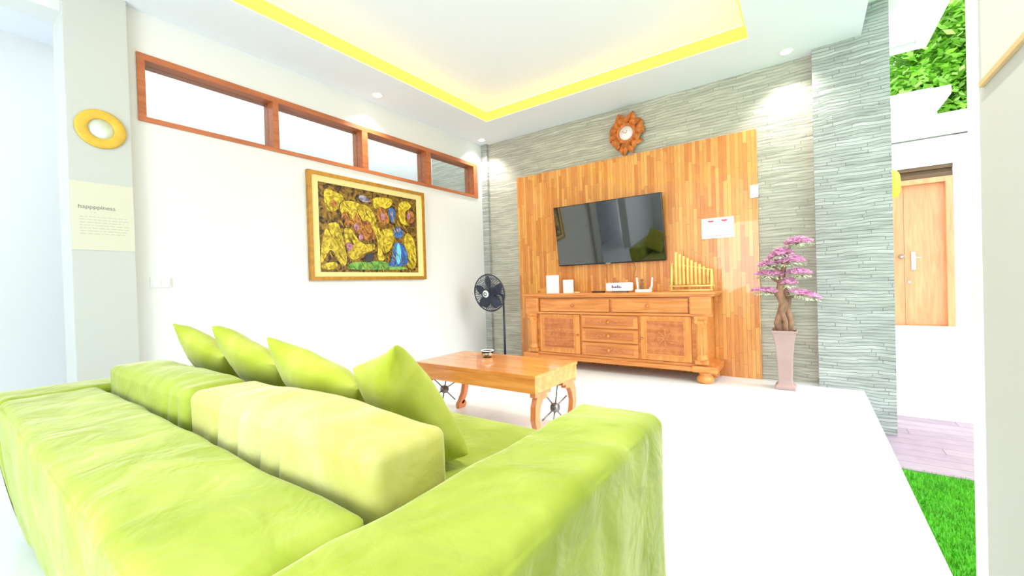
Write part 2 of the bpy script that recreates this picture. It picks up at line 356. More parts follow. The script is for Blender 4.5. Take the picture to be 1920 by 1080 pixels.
# ceiling with recessed tray
X0, X1, Y0, Y1, ZR = 0.615, 3.43, -4.4, -0.675, 3.13
b = bm_()
t = bm_(); frame4(t, 'x', 3.0, 3.25, -0.2, 4.2, -8.4, 0, X0+.2, 4.2-X1, Y0+8.4, -Y1)
for v in t.verts: v.co = Vector((v.co.y, v.co.z, v.co.x))
join(b, t); box(b, X0, X1, Y0, Y1, ZR, 3.25)
box(b, -1.2, -0.2, -8.4, -3.9, 3.0, 3.25)
struct('ceiling', b, M['ceil'])
b = bm_(); box(b, 4.2, 6.0, -8.4, -3.0, 3.25, 3.4)
box(b, 4.2, 4.79, -3.0, 1.05, 3.25, 3.4); box(b, 3.0, 4.2, 0.25, 1.05, 3.25, 3.4)
box(b, 4.70, 4.79, -3.0, 1.05, 3.21, 3.25, bev=0.005); box(b, 3.0, 4.70, 0.95, 1.05, 3.21, 3.25, bev=0.005)
struct('ceiling_eave', b, M['soffit'])
# clerestory window
b = bm_()
frame4(b, 'x', -0.16, 0.012, -3.83, -0.15, 2.225, 2.705, .045, .085, .035, .045)
wf = struct('window_1', b, M['frame'])
for y0, y1 in ((-2.92, -2.872), (-2.025, -1.955), (-1.12, -1.045)):
    boxo('mullion', M['frame'], (-0.16, 0.010, y0, y1, 2.26, 2.66), wf)
for y0, y1 in ((-3.785, -2.92), (-2.872, -2.025), (-1.955, -1.12), (-1.045, -0.235)):
    boxo('pane', M['glass'], (-0.085, -0.079, y0, y1, 2.26, 2.66), wf)

# outside ground
b = bm_(); box(b, 3.0, 14, -12, -0.86, -0.5, -0.36); g = struct('ground_turf', b, M['turf'])
b = bm_(); box(b, 4.16, 9, -0.86, 0.58, -0.5, -0.35); struct('ground_deck', b, M['deck'])
b = bm_(); box(b, -4, 14, 0.58, 14, -0.5, -0.355); struct('ground_paving', b, M['pave'])
b = bm_(); box(b, -14, -1.25, -14, 14, -0.5, -0.36); struct('ground_side', b, M['pave'])
b = bm_(); box(b, -1.25, 4.6, -14, -8.4, -0.5, -0.36); struct('ground_rear', b, M['pave'])
# turf blades (uncountable)
b = bm_()
for i in range(16000):
    x = 4.18+R.random()*0.75; y = -0.87-R.random()*2.3; h = R.uniform(0.018, 0.04); a = R.random()*6.28; w_ = 0.0035
    dx, dy = math.cos(a)*w_, math.sin(a)*w_; lx, ly = R.uniform(-.012, .012), R.uniform(-.012, .012)
    b.faces.new([b.verts.new((x-dx, y-dy, -0.362)), b.verts.new((x+dx, y+dy, -0.362)), b.verts.new((x+lx, y+ly, -0.362+h))])
tag(obj('turf', b, M['blade'], origin=(4.5, -2, -0.36), recalc=False), 'bright green turf beside the white tiled floor edge', 'grass', kind='stuff')
# irregular slabs in the paving
for k, (cx, cy, r) in enumerate(((4.75, 1.35, .42), (5.35, 1.1, .33), (4.55, 0.92, .24), (5.6, 1.75, .35))):
    b = bm_(); pts = []
    for i in range(9):
        a = i/9*6.283; rr = r*(0.8+0.3*R.random()); pts.append((cx+math.cos(a)*rr, cy+math.sin(a)*rr*0.7, -0.355))
    prism(b, pts, (0, 0, 0.02)); 
    o = obj('paving_slab', b, M['slab'], origin=(cx, cy, -0.355))
    tag(o, ['large irregular pale stone slab halfway to the door steps', 'irregular pale stone slab right of centre on the path, near the white right wall',
            'smallest irregular stone slab beside the plank deck', 'irregular pale slab at the foot of the steps, behind the others'][k], 'paving slab', 'irregular slabs on the path')

# ================================================================== NEIGHBOUR HOUSE
b = bm_()
HY = 3.2
box(b, 3.4, 4.42, HY, HY+0.4, -0.355, 3.0); box(b, 5.385, 7.6, HY, HY+0.4, -0.355, 2.70); box(b, 4.42, 5.385, HY, HY+0.4, 2.43, 3.0)
box(b, 4.42, 5.385, HY+0.12, HY+0.4, -0.355, 0.25)
box(b, 3.4, 7.6, HY-0.07, HY+0.45, 2.70, 2.78, bev=0.01); box(b, 3.4, 7.6, HY-0.12, HY+0.5, 2.80, 2.87, bev=0.01); box(b, 3.4, 7.6, HY-0.03, HY+0.4, 2.87, 3.10)
box(b, 3.4, 5.24, HY-0.04, HY+0.5, 3.10, 3.22); box(b, 3.4, 5.30, HY-0.10, HY+0.55, 3.22, 3.30, bev=0.01); box(b, 3.4, 5.36, HY-0.15, HY+0.6, 3.30, 3.42, bev=0.02)
box(b, 3.6, 5.2, HY-0.02, HY+0.5, 3.42, 3.47)
house = obj('wall_house', b, M['house']); house['kind'] = 'structure'
d = thing('entrance_door', 'tall light brown wooden double door at the top of the outdoor steps', 'door', (4.9, HY+0.06, 0.25))
boxo('door_leaf', M['doorw'], (4.905, 5.315, HY+0.07, HY+0.11, 0.26, 2.20), d, bev=0.004)
boxo('door_leaf', M['doorw'], (4.48, 4.903, HY+0.075, HY+0.11, 0.26, 2.20), d, bev=0.004)
b = bm_(); frame4(b, 'y', HY+.0, HY+.12, 4.422, 5.383, .252, 2.268, .06, .07, .008, .068)
obj('door_frame', b, M['doorw'], d)
b = bm_(); box(b, 4.422, 5.383, HY+0.02, HY+0.2, 2.27, 2.33, bev=0.005); box(b, 4.422, 5.383, HY+0.05, HY+0.199, 2.331, 2.38, bev=0.005); box(b, 4.422, 5.383, HY+0.01, HY+0.2, 2.381, 2.428, bev=0.005)
obj('lintel', b, M['lintel'], d)
b = bm_(); lathe(b, [(0.0, 0), (.03, 0), (.034, .01), (.02, .02), (.015, .04), (.03, .06), (.0, .075)], (4.87, HY+0.07, 1.22), (0, -1, 0)); obj('door_knob', b, M['chrome'], d)
b = bm_(); box(b, 4.97, 5.02, HY+0.055, HY+0.07, 1.02, 1.28, bev=0.01); tube(b, [(4.995, HY+0.055, 1.2), (4.995, HY+0.01, 1.2), (5.07, HY+0.01, 1.19)], 0.009); obj('door_handle', b, M['chrome'], d)
b = bm_(); lathe(b, [(0.0, 0), (.022, 0), (.022, .014), (.0, .018)], (4.95, HY+0.07, 0.86), (0, -1, 0)); obj('keyhole_plate', b, M['chrome'], d)
b = bm_(); box(b, 3.8, 5.45, 2.56, HY-0.005, -0.355, 0.235); box(b, 3.8, 5.47, 2.53, HY-0.005, 0.2352, 0.255, bev=0.005)
box(b, 3.8, 5.66, 2.02, 2.555, -0.355, -0.02); box(b, 3.8, 5.68, 2.0, 2.555, -0.0198, 0.0, bev=0.005)
tag(obj('entrance_steps', b, M['house'], origin=(4.7, 2.6, -0.355)), 'white two-tread outdoor steps below the wooden double door', 'steps')
l = thing('hanging_lantern', 'yellow hanging lantern half hidden by the grey stone pillar', 'lantern', (4.72, 2.85, 2.0))
b = bm_(); lathe(b, [(.03, 0), (.08, .02), (.105, .1), (.11, .2), (.1, .3), (.07, .36), (.02, .38)], (4.72, 2.85, 2.0), n=20); obj('lantern_shade', b, M['lantern'], l)
b = bm_(); tube(b, [(4.72, 2.85, 2.38), (4.72, 2.85, 2.62), (4.72, 3.2, 2.66)], 0.008); obj('hanger', b, M['metal'], l)
p = thing('potted_plant', 'small leafy plant in a tan pot at the right end of the outdoor steps', 'plant', (5.50, 1.72, -0.355))
b = bm_(); lathe(b, [(0, 0), (.07, 0), (.1, .2), (.11, .21), (.09, .22), (.0, .2)], (5.50, 1.72, -0.355), n=20); obj('pot', b, mat('tan_clay', (196, 176, 130), .8), p)
b = bm_()
for i in range(70):
    a = R.random()*6.28; e = R.uniform(.2, 1.3); L = R.uniform(.12, .26); c = Vector((5.50, 1.72, -0.14)); dv = Vector((math.cos(a)*math.cos(e), math.sin(a)*math.cos(e), math.sin(e)))
    s = dv.cross(Vector((0, 0, 1))).normalized()*.02; m_ = c+dv*L*.6; quad(b, [c, m_+s, c+dv*L, m_-s])
obj('leaves', b, mat('yellow_green_leaf', (196, 214, 110), .6), p, recalc=False)

# trees above the house wall
def tree(loc, crown, rad, n, m, label):
    t = thing('leafy_tree', label, 'tree', loc, group='trees behind the white house wall')
    b = bm_(); tube(b, [loc, (loc[0]+.1, loc[1], loc[2]+1.5), (crown[0], crown[1], crown[2])], [.16, .12, .07])
    for k in range(5):
        a = k*1.25; tube(b, [(loc[0]+.05, loc[1], loc[2]+1.6+k*.3), (crown[0]+math.cos(a)*rad[0]*.6, crown[1]+math.sin(a)*rad[1]*.6, crown[2]+(k-2)*.25)], [.06, .02], 6)
    obj('trunk', b, M['trunk'], t)
    b = bm_(); cl = []
    for i in range(46):
        v = Vector((R.gauss(0, 1), R.gauss(0, 1), R.gauss(0, 1))).normalized()*R.uniform(.35, 1.0); cl.append(Vector((crown[0]+v.x*rad[0], crown[1]+v.y*rad[1], crown[2]+v.z*rad[2])))
    for i in range(n):
        c = cl[i % len(cl)]; v = Vector((R.gauss(0, 1), R.gauss(0, 1), R.gauss(0, .8)))
        v = v.normalized()*R.uniform(.3, .62); p0 = c+v; a = R.random()*6.28; tl = R.uniform(-.9, .6)
        dv = Vector((math.cos(a)*math.cos(tl), math.sin(a)*math.cos(tl), math.sin(tl))); L = R.uniform(.10, .2); s = dv.cross(Vector((R.uniform(-.4, .4), R.uniform(-.4, .4), 1))).normalized()*L*.25
        quad(b, [p0, p0+dv*L*.5+s, p0+dv*L, p0+dv*L*.5-s], 1 if i % 3 == 0 else 0)
    obj('foliage', b, [m, M['foliage2']], t, recalc=False)
tree((5.6, 5.8, -.355), (5.9, 5.6, 4.4), (1.3, .9, 1.3), 15000, M['foliage'], 'lime green leafy tree rising above the white house cornice, nearer the stone pillar')
tree((8.2, 9.6, -.355), (8.1, 9.3, 5.9), (2.0, 1.4, 2.3), 13000, M['foliage'], 'taller bright green tree behind the cornice, nearer the white right wall')

# ================================================================== WOOD PANEL AND WALL THINGS
pn = boxo('wall_panel', M['panel'], (0.6, 3.415, -0.035, 0.0, 0.0, 2.43), origin=(2, -.02, 0), bev=0.003)
tag(pn, 'large orange teak strip wood wall panel behind the television', 'wall panel')

tv = thing('television', 'large black flat screen television mounted on the orange wood panel', 'television', (1.9, -0.07, 1.21))
tilt = math.atan2(0.11, 0.72)
MT = Matrix.Translation((1.897, -0.07, 1.207)) @ Matrix.Rotation(tilt, 4, 'X')
def tvbox(name, m, dims, bev, parent):
    t = bm_(); box(t, *dims, bev=bev); t.transform(MT); return obj(name, t, m, parent)
tvbox('casing', M['black'], (-.652, .652, -.02, .025, 0, .728), 0.006, tv)
tvbox('screen', M['screen'], (-.644, .644, -.023, -.019, .014, .720), 0.0, tv)
tvbox('rear_housing', M['black'], (-.45, .45, .025, .06, .34, .62), 0.01, tv)
boxo('wall_bracket', M['metal'], (1.75, 2.05, -0.095, -0.036, 1.58, 1.72), tv)
tvbox('brand_mark', M['chrome'], (-.03, .03, -.024, -.02, .003, .010), 0.0, tv)
for pts, nm in (([(1.84, -.06, 1.2), (1.86, -.05, 1.16), (1.85, -.05, 1.05), (1.87, -.05, .895)], 'black cable hanging from the television, left of the other'),
                ([(2.18, -.06, 1.21), (2.2, -.05, 1.14), (2.17, -.05, 1.02), (2.15, -.05, .895)], 'black cable hanging from the television towards the white box')):
    b = bm_(); tube(b, pts, 0.004, 8); tag(obj('power_cable', b, M['teakdark'], origin=pts[-1]), nm, 'cable', 'cables under the television')

# ornate carved clock
ck = thing('wall_clock', 'ornate carved wooden wall clock with white dial above the wood panel', 'clock', (2.14, -0.02, 2.66))
CC = Vector((2.14, -0.04, 2.675))
b = bm_()
prof = [(.075, 0), (.085, .03), (.11, .035), (.125, .01), (.125, -.015), (.075, -.015)]
lathe(b, prof, CC, (0, -1, 0), 32)
def leaf(b, base, ang, L, wd, curl, yoff=0):
    base = Vector(base); n = 7; sec = []
    for i in range(n+1):
        t = i/n; a = ang+curl*t; 
        base_ = base if i == 0 else cur+Vector((math.cos(a), 0, math.sin(a)))*(L/n)
        cur = base_; ww = wd*math.sin(math.pi*(0.12+0.83*t)); s = Vector((-math.sin(a), 0, math.cos(a)))*ww/2
        y = -0.03-0.03*math.sin(math.pi*t)+yoff
        sec.append([b.verts.new(cur+s+Vector((0, y+.02, 0))), b.verts.new(cur+Vector((0, y-.012, 0))), b.verts.new(cur-s+Vector((0, y+.02, 0))), b.verts.new(cur+Vector((0, y+.035, 0)))])
    for i in range(n):
        for k in range(4):
            f = b.faces.new([sec[i][k], sec[i][(k+1) % 4], sec[i+1][(k+1) % 4], sec[i+1][k]]); f.smooth = False
    b.faces.new(sec[0]); b.faces.new(sec[-1][::-1])
for i in range(17):
    a = i/17*6.283; leaf(b, CC+Vector((math.cos(a)*.10, 0.01, math.sin(a)*.09)), a+.3*(-1)**i, .13+.03*R.random(), .075, 1.1*(-1)**i)
for i in range(13):
    a = i/13*6.283+.2; leaf(b, CC+Vector((math.cos(a)*.12, 0.0, math.sin(a)*.11)), a-.5*(-1)**i, .10, .06, -1.3*(-1)**i, -.015)
for i, a in enumerate((1.0, 1.35, 1.75, 2.1)): leaf(b, CC+Vector((math.cos(a)*.13, 0, math.sin(a)*.13)), a, .12, .06, .8*(-1)**i)
for i, a in enumerate((4.45, 4.71, 4.97)): leaf(b, CC+Vector((math.cos(a)*.13, 0, math.sin(a)*.13)), a, .12, .06, .3*(-1)**i)
for i in range(6):
    a = i/6*6.283; sphere(b, CC+Vector((math.cos(a)*.17, -.03, math.sin(a)*.17)), .022)
obj('carved_frame', b, M['clockw'], ck)
b = bm_(); lathe(b, [(0, .0), (.078, .0), (.078, .022), (0, .022)], CC, (0, -1, 0), 32); obj('dial', b, M['whitep'], ck)
b = bm_()
for a, L in ((1.2, .035), (2.6, .055)):
    dv = Vector((math.cos(a), 0, math.sin(a))); tube(b, [CC+Vector((0, -.025, 0)), CC+Vector((0, -.025, 0))+dv*L], 0.002, 6)
obj('hands', b, M['ink'], ck)

n_ = thing('notice_sheet', 'white printed notice on the wood panel right of the television', 'notice', (3.055, -0.036, 1.40))
boxo('sheet', M['paper'], (2.905, 3.205, -0.039, -0.0355, 1.405, 1.612), n_)
b = bm_()
b.free()
for x in (2.965, 3.09):
    b = bm_(); prism(b, [(x, -.039, 1.58), (x+.01, -.039, 1.592), (x+.025, -.039, 1.586), (x+.05, -.039, 1.590), (x+.06, -.039, 1.574), (x+.035, -.039, 1.568), (x+.015, -.039, 1.570)], (0, -.0012, 0)); obj('logo', b, M['redink'], n_)
b = bm_(); z = 1.555
for k in range(6):
    x = 2.95
    while x < 3.16: ww = R.uniform(.01, .035); box(b, x, min(x+ww, 3.165), -.0401, -.039, z, z+.005); x += ww+.006
    z -= .014
obj('print', b, mat('pale_grey_print', (200, 206, 214), .8), n_)
b = bm_(); x = 2.95
while x < 3.16: ww = R.uniform(.012, .03); box(b, x, x+ww, -.0401, -.039, 1.425, 1.435); x += ww+.007
obj('footer_print', b, M['pinkink'], n_)

s = thing('thermostat', 'small white wall control box on the right edge of the wood panel', 'switch', (3.39, -0.036, 1.76))
boxo('casing', M['whitep'], (3.352, 3.423, -0.058, -0.0355, 1.765, 1.888), s, bev=0.006)
boxo('button', M['trimw'], (3.375, 3.40, -0.061, -0.057, 1.79, 1.81), s, bev=0.001)
s = thing('wall_switch', 'white double light switch on the white wall above the sofa', 'switch', (0, -3.74, 1.05))
boxo('plate', M['wall'], (0, 0.008, -3.80, -3.68, 1.05, 1.125), s, bev=0.003)
boxo('rocker', M['wall'], (0.008, 0.012, -3.79, -3.745, 1.06, 1.115), s, bev=0.001); boxo('rocker', M['wall'], (0.008, 0.012, -3.735, -3.69, 1.06, 1.115), s, bev=0.001)

# yellow ring mirror and poster on the column
rg = thing('ring_mirror', 'round wall mirror with a wide yellow ring frame on the white column', 'mirror', (0.06, -4.035, 2.085))
b = bm_(); lathe(b, [(.064, 0), (.064, .012), (.07, .018), (.115, .018), (.124, .010), (.124, 0), (.064, 0)], (0.0605, -4.035, 2.088), (1, 0, 0), 48); obj('ring_frame', b, M['yellow'], rg)
b = bm_(); lathe(b, [(0, 0), (.065, 0), (.065, .006), (0, .006)], (0.0605, -4.035, 2.088), (1, 0, 0), 32); obj('mirror_glass', b, M['mirror'], rg)
ps = thing('poster', 'beige poster with small dark lettering on the white column', 'poster', (0.06, -4.04, 1.30))
boxo('sheet', M['poster'], (0.0602, 0.063, -4.188, -3.887, 1.30, 1.735), ps)
b = bm_()
MX = Matrix(((0, 0, 1, 0.0632), (1, 0, 0, -4.155), (0, 1, 0, 1.565), (0, 0, 0, 1)))
text_mesh(b, 'happppiness', MX, 0.036); obj('title_lettering', b, M['ink'], ps)
z = 1.54
for k in range(8):
    b = bm_(); y = -4.15 if k else -4.10
    while y < (-3.935 if k else -4.07): ww = R.uniform(.008, .03); box(b, .063, .0635, y, y+ww, z, z+.005); y += ww+.006
    z -= .018 if k else .03
    obj('text_line' if k else 'caption_line', b, M['inkfaint'], ps)

# ================================================================== PAINTING
pt = thing('framed_painting', 'painting of yellow-robed figures in a gilt frame on the white wall', 'painting', (0, -1.93, 1.09))
def yz(u, v): return (-2.547+u*1.227, 1.17+v*0.84)
b = bm_()
ya, yb, za, zb = -2.645, -1.21, 1.09, 2.125
frame4(b, 'x', .001, .045, ya, yb, za, zb, .035, .035, .035, .035)
obj('outer_frame', b, M['gold'], pt)
b = bm_()
frame4(b, 'x', .001, .034, ya+.034, yb-.034, za+.034, zb-.034, .065, .075, .046, .06)
obj('inner_border', b, M['cream'], pt)
def paint(name, c, c2, sc_=9, gloss=.45):
    q = NT(name); tc = q.n('ShaderNodeTexCoord'); n1 = q.n('ShaderNodeTexNoise', i_Scale=float(sc_), i_Detail=4.0, i_Distortion=1.5); q.l(tc.outputs['Object'], n1.inputs['Vector'])
    rp = q.n('ShaderNodeValToRGB'); e = rp.color_ramp.elements; e[0].position = .38; e[1].position = .62; e[0].color = (*lin(c), 1); e[1].color = (*lin(c2), 1)
    q.l(n1.outputs[0], rp.inputs[0]); q.l(rp.outputs[0], q.b.inputs['Base Color']); setb(q.b, Roughness=gloss); return q.m
PM = {'bg': paint('dark_brown_paint', (30, 8, 8), (150, 112, 24), 16), 'gold': paint('yellow_ochre_paint', (150, 124, 10), (226, 204, 60), 18), 'rust': paint('rust_paint', (110, 60, 34), (196, 130, 50), 22),
      'pink': paint('mauve_paint', (120, 70, 90), (200, 140, 160), 20), 'dark': paint('charcoal_paint', (40, 40, 52), (60, 62, 70)), 'blue': paint('blue_paint', (26, 70, 130), (70, 120, 190), 14),
      'cyan': paint('sky_blue_paint', (80, 180, 226), (120, 210, 240)), 'white': paint('grey_violet_paint', (90, 86, 116), (170, 166, 180), 20), 'green': paint('green_paint', (60, 120, 40), (130, 180, 80), 12), 'line': paint('fold_line_paint', (84, 66, 8), (120, 96, 20))}
PK = list(PM)
polys = {'gold1': [(0.06, 0.969), (0.14, 0.948), (0.244, 0.901), (0.188, 0.819), (0.165, 0.718), (0.083, 0.689), (0.051, 0.832)], 'gold2': [(0.059, 0.521), (0.09, 0.567), (0.172, 0.593), (0.2, 0.457), (0.227, 0.263), (0.244, 0.123), (0.2, 0.05), (0.151, 0.161), (0.112, 0.255), (0.081, 0.252), (0.008, 0.06), (0.013, 0.248)], 'gold3': [(0.188, 0.833), (0.286, 0.868), (0.386, 0.845), (0.42, 0.764), (0.393, 0.656), (0.313, 0.614), (0.195, 0.667)], 'gold5': [(0.213, 0.543), (0.289, 0.525), (0.319, 0.443), (0.407, 0.335), (0.517, 0.374), (0.514, 0.283), (0.406, 0.246), (0.311, 0.139), (0.258, 0.18), (0.229, 0.348)], 'gold8': [(0.571, 0.562), (0.714, 0.581), (0.738, 0.489), (0.68, 0.295), (0.6, 0.227), (0.579, 0.38)], 'gold6': [(0.508, 0.961), (0.698, 0.987), (0.723, 0.914), (0.642, 0.82), (0.592, 0.856), (0.528, 0.799), (0.5, 0.883)], 'gold7': [(0.792, 0.96), (0.905, 0.983), (0.947, 0.91), (0.859, 0.844), (0.855, 0.696), (0.925, 0.642), (0.798, 0.656), (0.774, 0.812)], 'gold9': [(0.836, 0.532), (0.922, 0.543), (0.976, 0.382), (0.981, 0.05), (0.865, 0.048), (0.843, 0.274)], 'rust1': [(0.207, 0.725), (0.372, 0.74), (0.391, 0.568), (0.322, 0.53), (0.258, 0.606), (0.194, 0.625)], 'rust2': [(0.324, 0.617), (0.464, 0.668), (0.52, 0.495), (0.48, 0.386), (0.41, 0.408), (0.31, 0.499)], 'gold4': [(0.363, 0.84), (0.445, 0.843), (0.514, 0.751), (0.559, 0.561), (0.606, 0.444), (0.576, 0.288), (0.623, 0.151), (0.522, 0.148), (0.553, 0.346), (0.509, 0.524), (0.452, 0.665), (0.416, 0.631), (0.381, 0.655)], 'pink1': [(0.229, 0.348), (0.273, 0.367), (0.305, 0.312), (0.27, 0.237), (0.233, 0.277)], 'rust3': [(0.542, 0.846), (0.642, 0.82), (0.69, 0.673), (0.61, 0.599), (0.548, 0.636)], 'rust4': [(0.859, 0.844), (0.96, 0.862), (0.971, 0.714), (0.896, 0.655)], 'blue1': [(0.656, 0.854), (0.735, 0.852), (0.746, 0.76), (0.716, 0.644), (0.678, 0.701)], 'green1': [(0.221, 0.037), (0.267, 0.123), (0.403, 0.129), (0.572, 0.15), (0.688, 0.107), (0.865, 0.064), (0.864, 0.039), (0.331, 0.031)], 'dark1': [(0.405, 0.231), (0.477, 0.251), (0.511, 0.177), (0.449, 0.114), (0.403, 0.143)], 'blue2': [(0.715, 0.613), (0.824, 0.595), (0.82, 0.467), (0.711, 0.455)], 'blue3': [(0.709, 0.407), (0.818, 0.401), (0.871, 0.276), (0.88, 0.113), (0.768, 0.077), (0.621, 0.074), (0.689, 0.17)], 'cyan1': [(0.749, 0.395), (0.777, 0.398), (0.8, 0.255), (0.768, 0.094), (0.729, 0.156)], 'white1': [(0.361, 0.957), (0.425, 0.957), (0.482, 0.895), (0.434, 0.87), (0.365, 0.885)], 'gold10': [(0.009, 0.087), (0.15, 0.132), (0.148, 0.029), (0.007, 0.026)]}
b = bm_(); box(b, 0.0, 0.020, ya+.05, yb-.05, za+.05, zb-.05)
k = 0
def smoothpoly(p):
    for _ in range(2):
        q = []
        for i in range(len(p)):
            a, c = Vector(p[i]), Vector(p[(i+1) % len(p)]); q += [tuple(a*.75+c*.25), tuple(a*.25+c*.75)]
        p = q
    return p
for key, pl_ in polys.items():
    k += 1; x = 0.020+0.0004*k; mi = PK.index(key.rstrip('0123456789'))
    f = quad(b, [(x, *yz(*q)) for q in smoothpoly(pl_)], mi)
# fold lines, faces and hands of the crowd
for i in range(95):
    u, v = R.uniform(.05, .95), R.uniform(.08, .85); L = R.uniform(.04, .13); a = R.uniform(-.5, .5); pts = []
    for j in range(5):
        t = j/4; pts.append(Vector((0.0305, *yz(u+L*t*math.sin(a+t)*.6, v-L*t*1.3))))
    sweep_flat(b, pts, [0.002, .006, .007, .006, .002], (0.0006, 0, 0)); b.faces.ensure_lookup_table()
    for f in b.faces[-18:]: f.material_index = PK.index('line') if i % 3 else PK.index('gold')
for (u, v, r, kk) in ((.13, .80, .03, 'rust'), (.29, .70, .035, 'gold'), (.33, .55, .03, 'pink'), (.45, .60, .03, 'rust'), (.24, .58, .028, 'rust'), (.37, .43, .028, 'pink'), (.60, .72, .03, 'pink'), (.70, .78, .022, 'white'), (.90, .78, .025, 'pink'), (.77, .58, .028, 'white'), (.5, .45, .025, 'rust'), (.25, .31, .022, 'pink')):
    y_, z_ = yz(u, v); quad(b, [(0.0312, y_+r*math.cos(t*.5236), z_+r*1.3*math.sin(t*.5236)) for t in range(12)], PK.index(kk))
obj('canvas', b, [PM[q] for q in PK], pt)

# wall hanging on the near right wall
wh = thing('wall_hanging', 'beige cloth wall hanging with a slim tan wood batten, near right wall', 'wall hanging', (4.19, -3.4, 1.5))
boxo('cloth', mat('beige_cloth', (226, 222, 204), .9), (4.196, 4.1995, -3.86, -3.06, 1.506, 2.6), wh)
boxo('batten', mat('tan_batten_wood', (214, 184, 132), .5), (4.190, 4.1995, -3.87, -3.06, 1.493, 1.508), wh, bev=0.001)

# ================================================================== CEILING LIGHTS
ls = thing('cove_light', 'warm yellow strip light running around the recessed ceiling tray', 'strip light', (2.0, -2.5, 3.03))
for dims in ((X0, X0+.012, Y0+.013, Y1-.013, 3.006, 3.11), (X1-.012, X1, Y0+.013, Y1-.013, 3.006, 3.11), (X0, X1, Y1-.012, Y1, 3.006, 3.11), (X0, X1, Y0, Y0+.012, 3.006, 3.11)):
    boxo('light_strip', M['led'], dims, ls)
def downlight(x, y, label, power=32):
    t = thing('downlight', label, 'ceiling light', (x, y, 3.0), group='round recessed downlights')
    b = bm_(); lathe(b, [(.04, 0), (.055, -.002), (.06, .004), (.05, .012), (.04, .01), (.04, 0)], (x, y, 2.992), n=28); obj('trim_ring', b, M['whitep'], t)
    b = bm_(); lathe(b, [(0, 0), (.041, 0), (.041, .006), (0, .006)], (x, y, 2.991), n=24); obj('diffuser', b, M['lampglow'], t)
    l = bpy.data.lights.new('downlight_beam', 'SPOT'); l.energy = power; l.spot_size = math.radians(110); l.spot_blend = .7; l.shadow_soft_size = .04; l.color = (1, .97, .92)
    o = bpy.data.objects.new('downlight_beam', l); COL.objects.link(o); o.parent = t; o.location = (0, 0, -.03)
downlight(.2, -1.956, 'round ceiling downlight above the long clerestory window')
downlight(3.677, -.22, 'round ceiling downlight beside the top of the grey stone pillar')
downlight(3.80, -3.95, 'added fill downlight above the right arm of the sofa, out of the picture', 90)  # added out of view to brighten the sofa arm
downlight(3.80, -2.1, 'added fill downlight over the open floor by the garden side, out of the picture', 40)  # extra lamp added out of view to fill the camera side
downlight(.165, -.225, 'round ceiling downlight in the far corner above the narrow stone pilaster')

# ================================================================== CABINET
cb = thing('sideboard_cabinet', 'carved teak sideboard cabinet standing against the orange wood panel', 'cabinet', (2.0, -0.24, 0))
T, TZ, TD = M['teak'], M['teakz'], M['teakdark']
YF = -0.44
boxo('body', T, (1.0, 3.0, YF+.03, -0.04, 0.14, 0.82), cb, bev=0.003)
b = bm_(); box(b, .925, 3.085, YF-.015, -.04, .845, .872, bev=.006); box(b, .94, 3.07, YF, -.04, .825, .845, bev=.004); obj('top', b, T, cb)
b = bm_(); box(b, .95, 3.06, YF-.005, -.04, .10, .145, bev=.008); box(b, .96, 3.05, YF+.015, -.04, .145, .175, bev=.006)
box(b, .92, 1.13, YF-.03, -.04, .10, .16, bev=.01); box(b, 2.87, 3.09, YF-.03, -.04, .10, .16, bev=.01); obj('plinth', b, T, cb)
for x in (1.025, 2.98):
    for y in (YF+.02, -.12):
        b = bm_(); lathe(b, [(.06, 0), (.075, .02), (.078, .045), (.06, .07), (.05, .08), (.075, .1)], (x, y, 0), n=20); obj('foot', b, TZ, cb)
# frieze drawers
for x0, x1 in ((1.16, 2.03), (2.06, 2.84)):
    fr = boxo('drawer', T, (x0, x1, YF+.005, YF+.03, .665, .805), cb, bev=.006)
    b = bm_(); xm = (x0+x1)/2; lathe(b, [(.012, 0), (.01, .012), (.02, .02), (.018, .032), (0, .036)], (xm, YF+.006, .735), (0, -1, 0), 16); obj('knob', b, TD, fr)
b = bm_(); box(b, .965, 1.14, YF-.02, YF+.03, .655, .825, bev=.01); box(b, 2.86, 3.05, YF-.02, YF+.03, .655, .825, bev=.01); box(b, .955, 3.06, YF-.01, YF+.03, .635, .658, bev=.005)
obj('frieze_block', b, T, cb)
for xc in (1.055, 2.955):
    b = bm_(); box(b, xc-.06, xc+.06, YF-.015, YF+.03, .175, .215, bev=.006); box(b, xc-.06, xc+.06, YF-.015, YF+.03, .60, .635, bev=.006)
    prof = [(.05, .215), (.056, .235), (.046, .255), (.048, .4), (.044, .54), (.05, .555), (.058, .575), (.05, .6)]
    lathe(b, prof, (xc, YF+.01, 0), n=20)
    for k in range(7):
        a = math.pi*(1+k/6); tube(b, [(xc+.047*math.cos(a), YF+.01+.047*math.sin(a), .27), (xc+.044*math.cos(a), YF+.01+.044*math.sin(a), .53)], .005, 6)
    for s_ in (-1, 1): lathe(b, [(0, 0), (.022, 0), (.022, .012), (.01, .018), (0, .018)], (xc+s_*.04, YF-.02, .585), (0, -1, 0), 14)
    obj('column', b, TZ, cb)
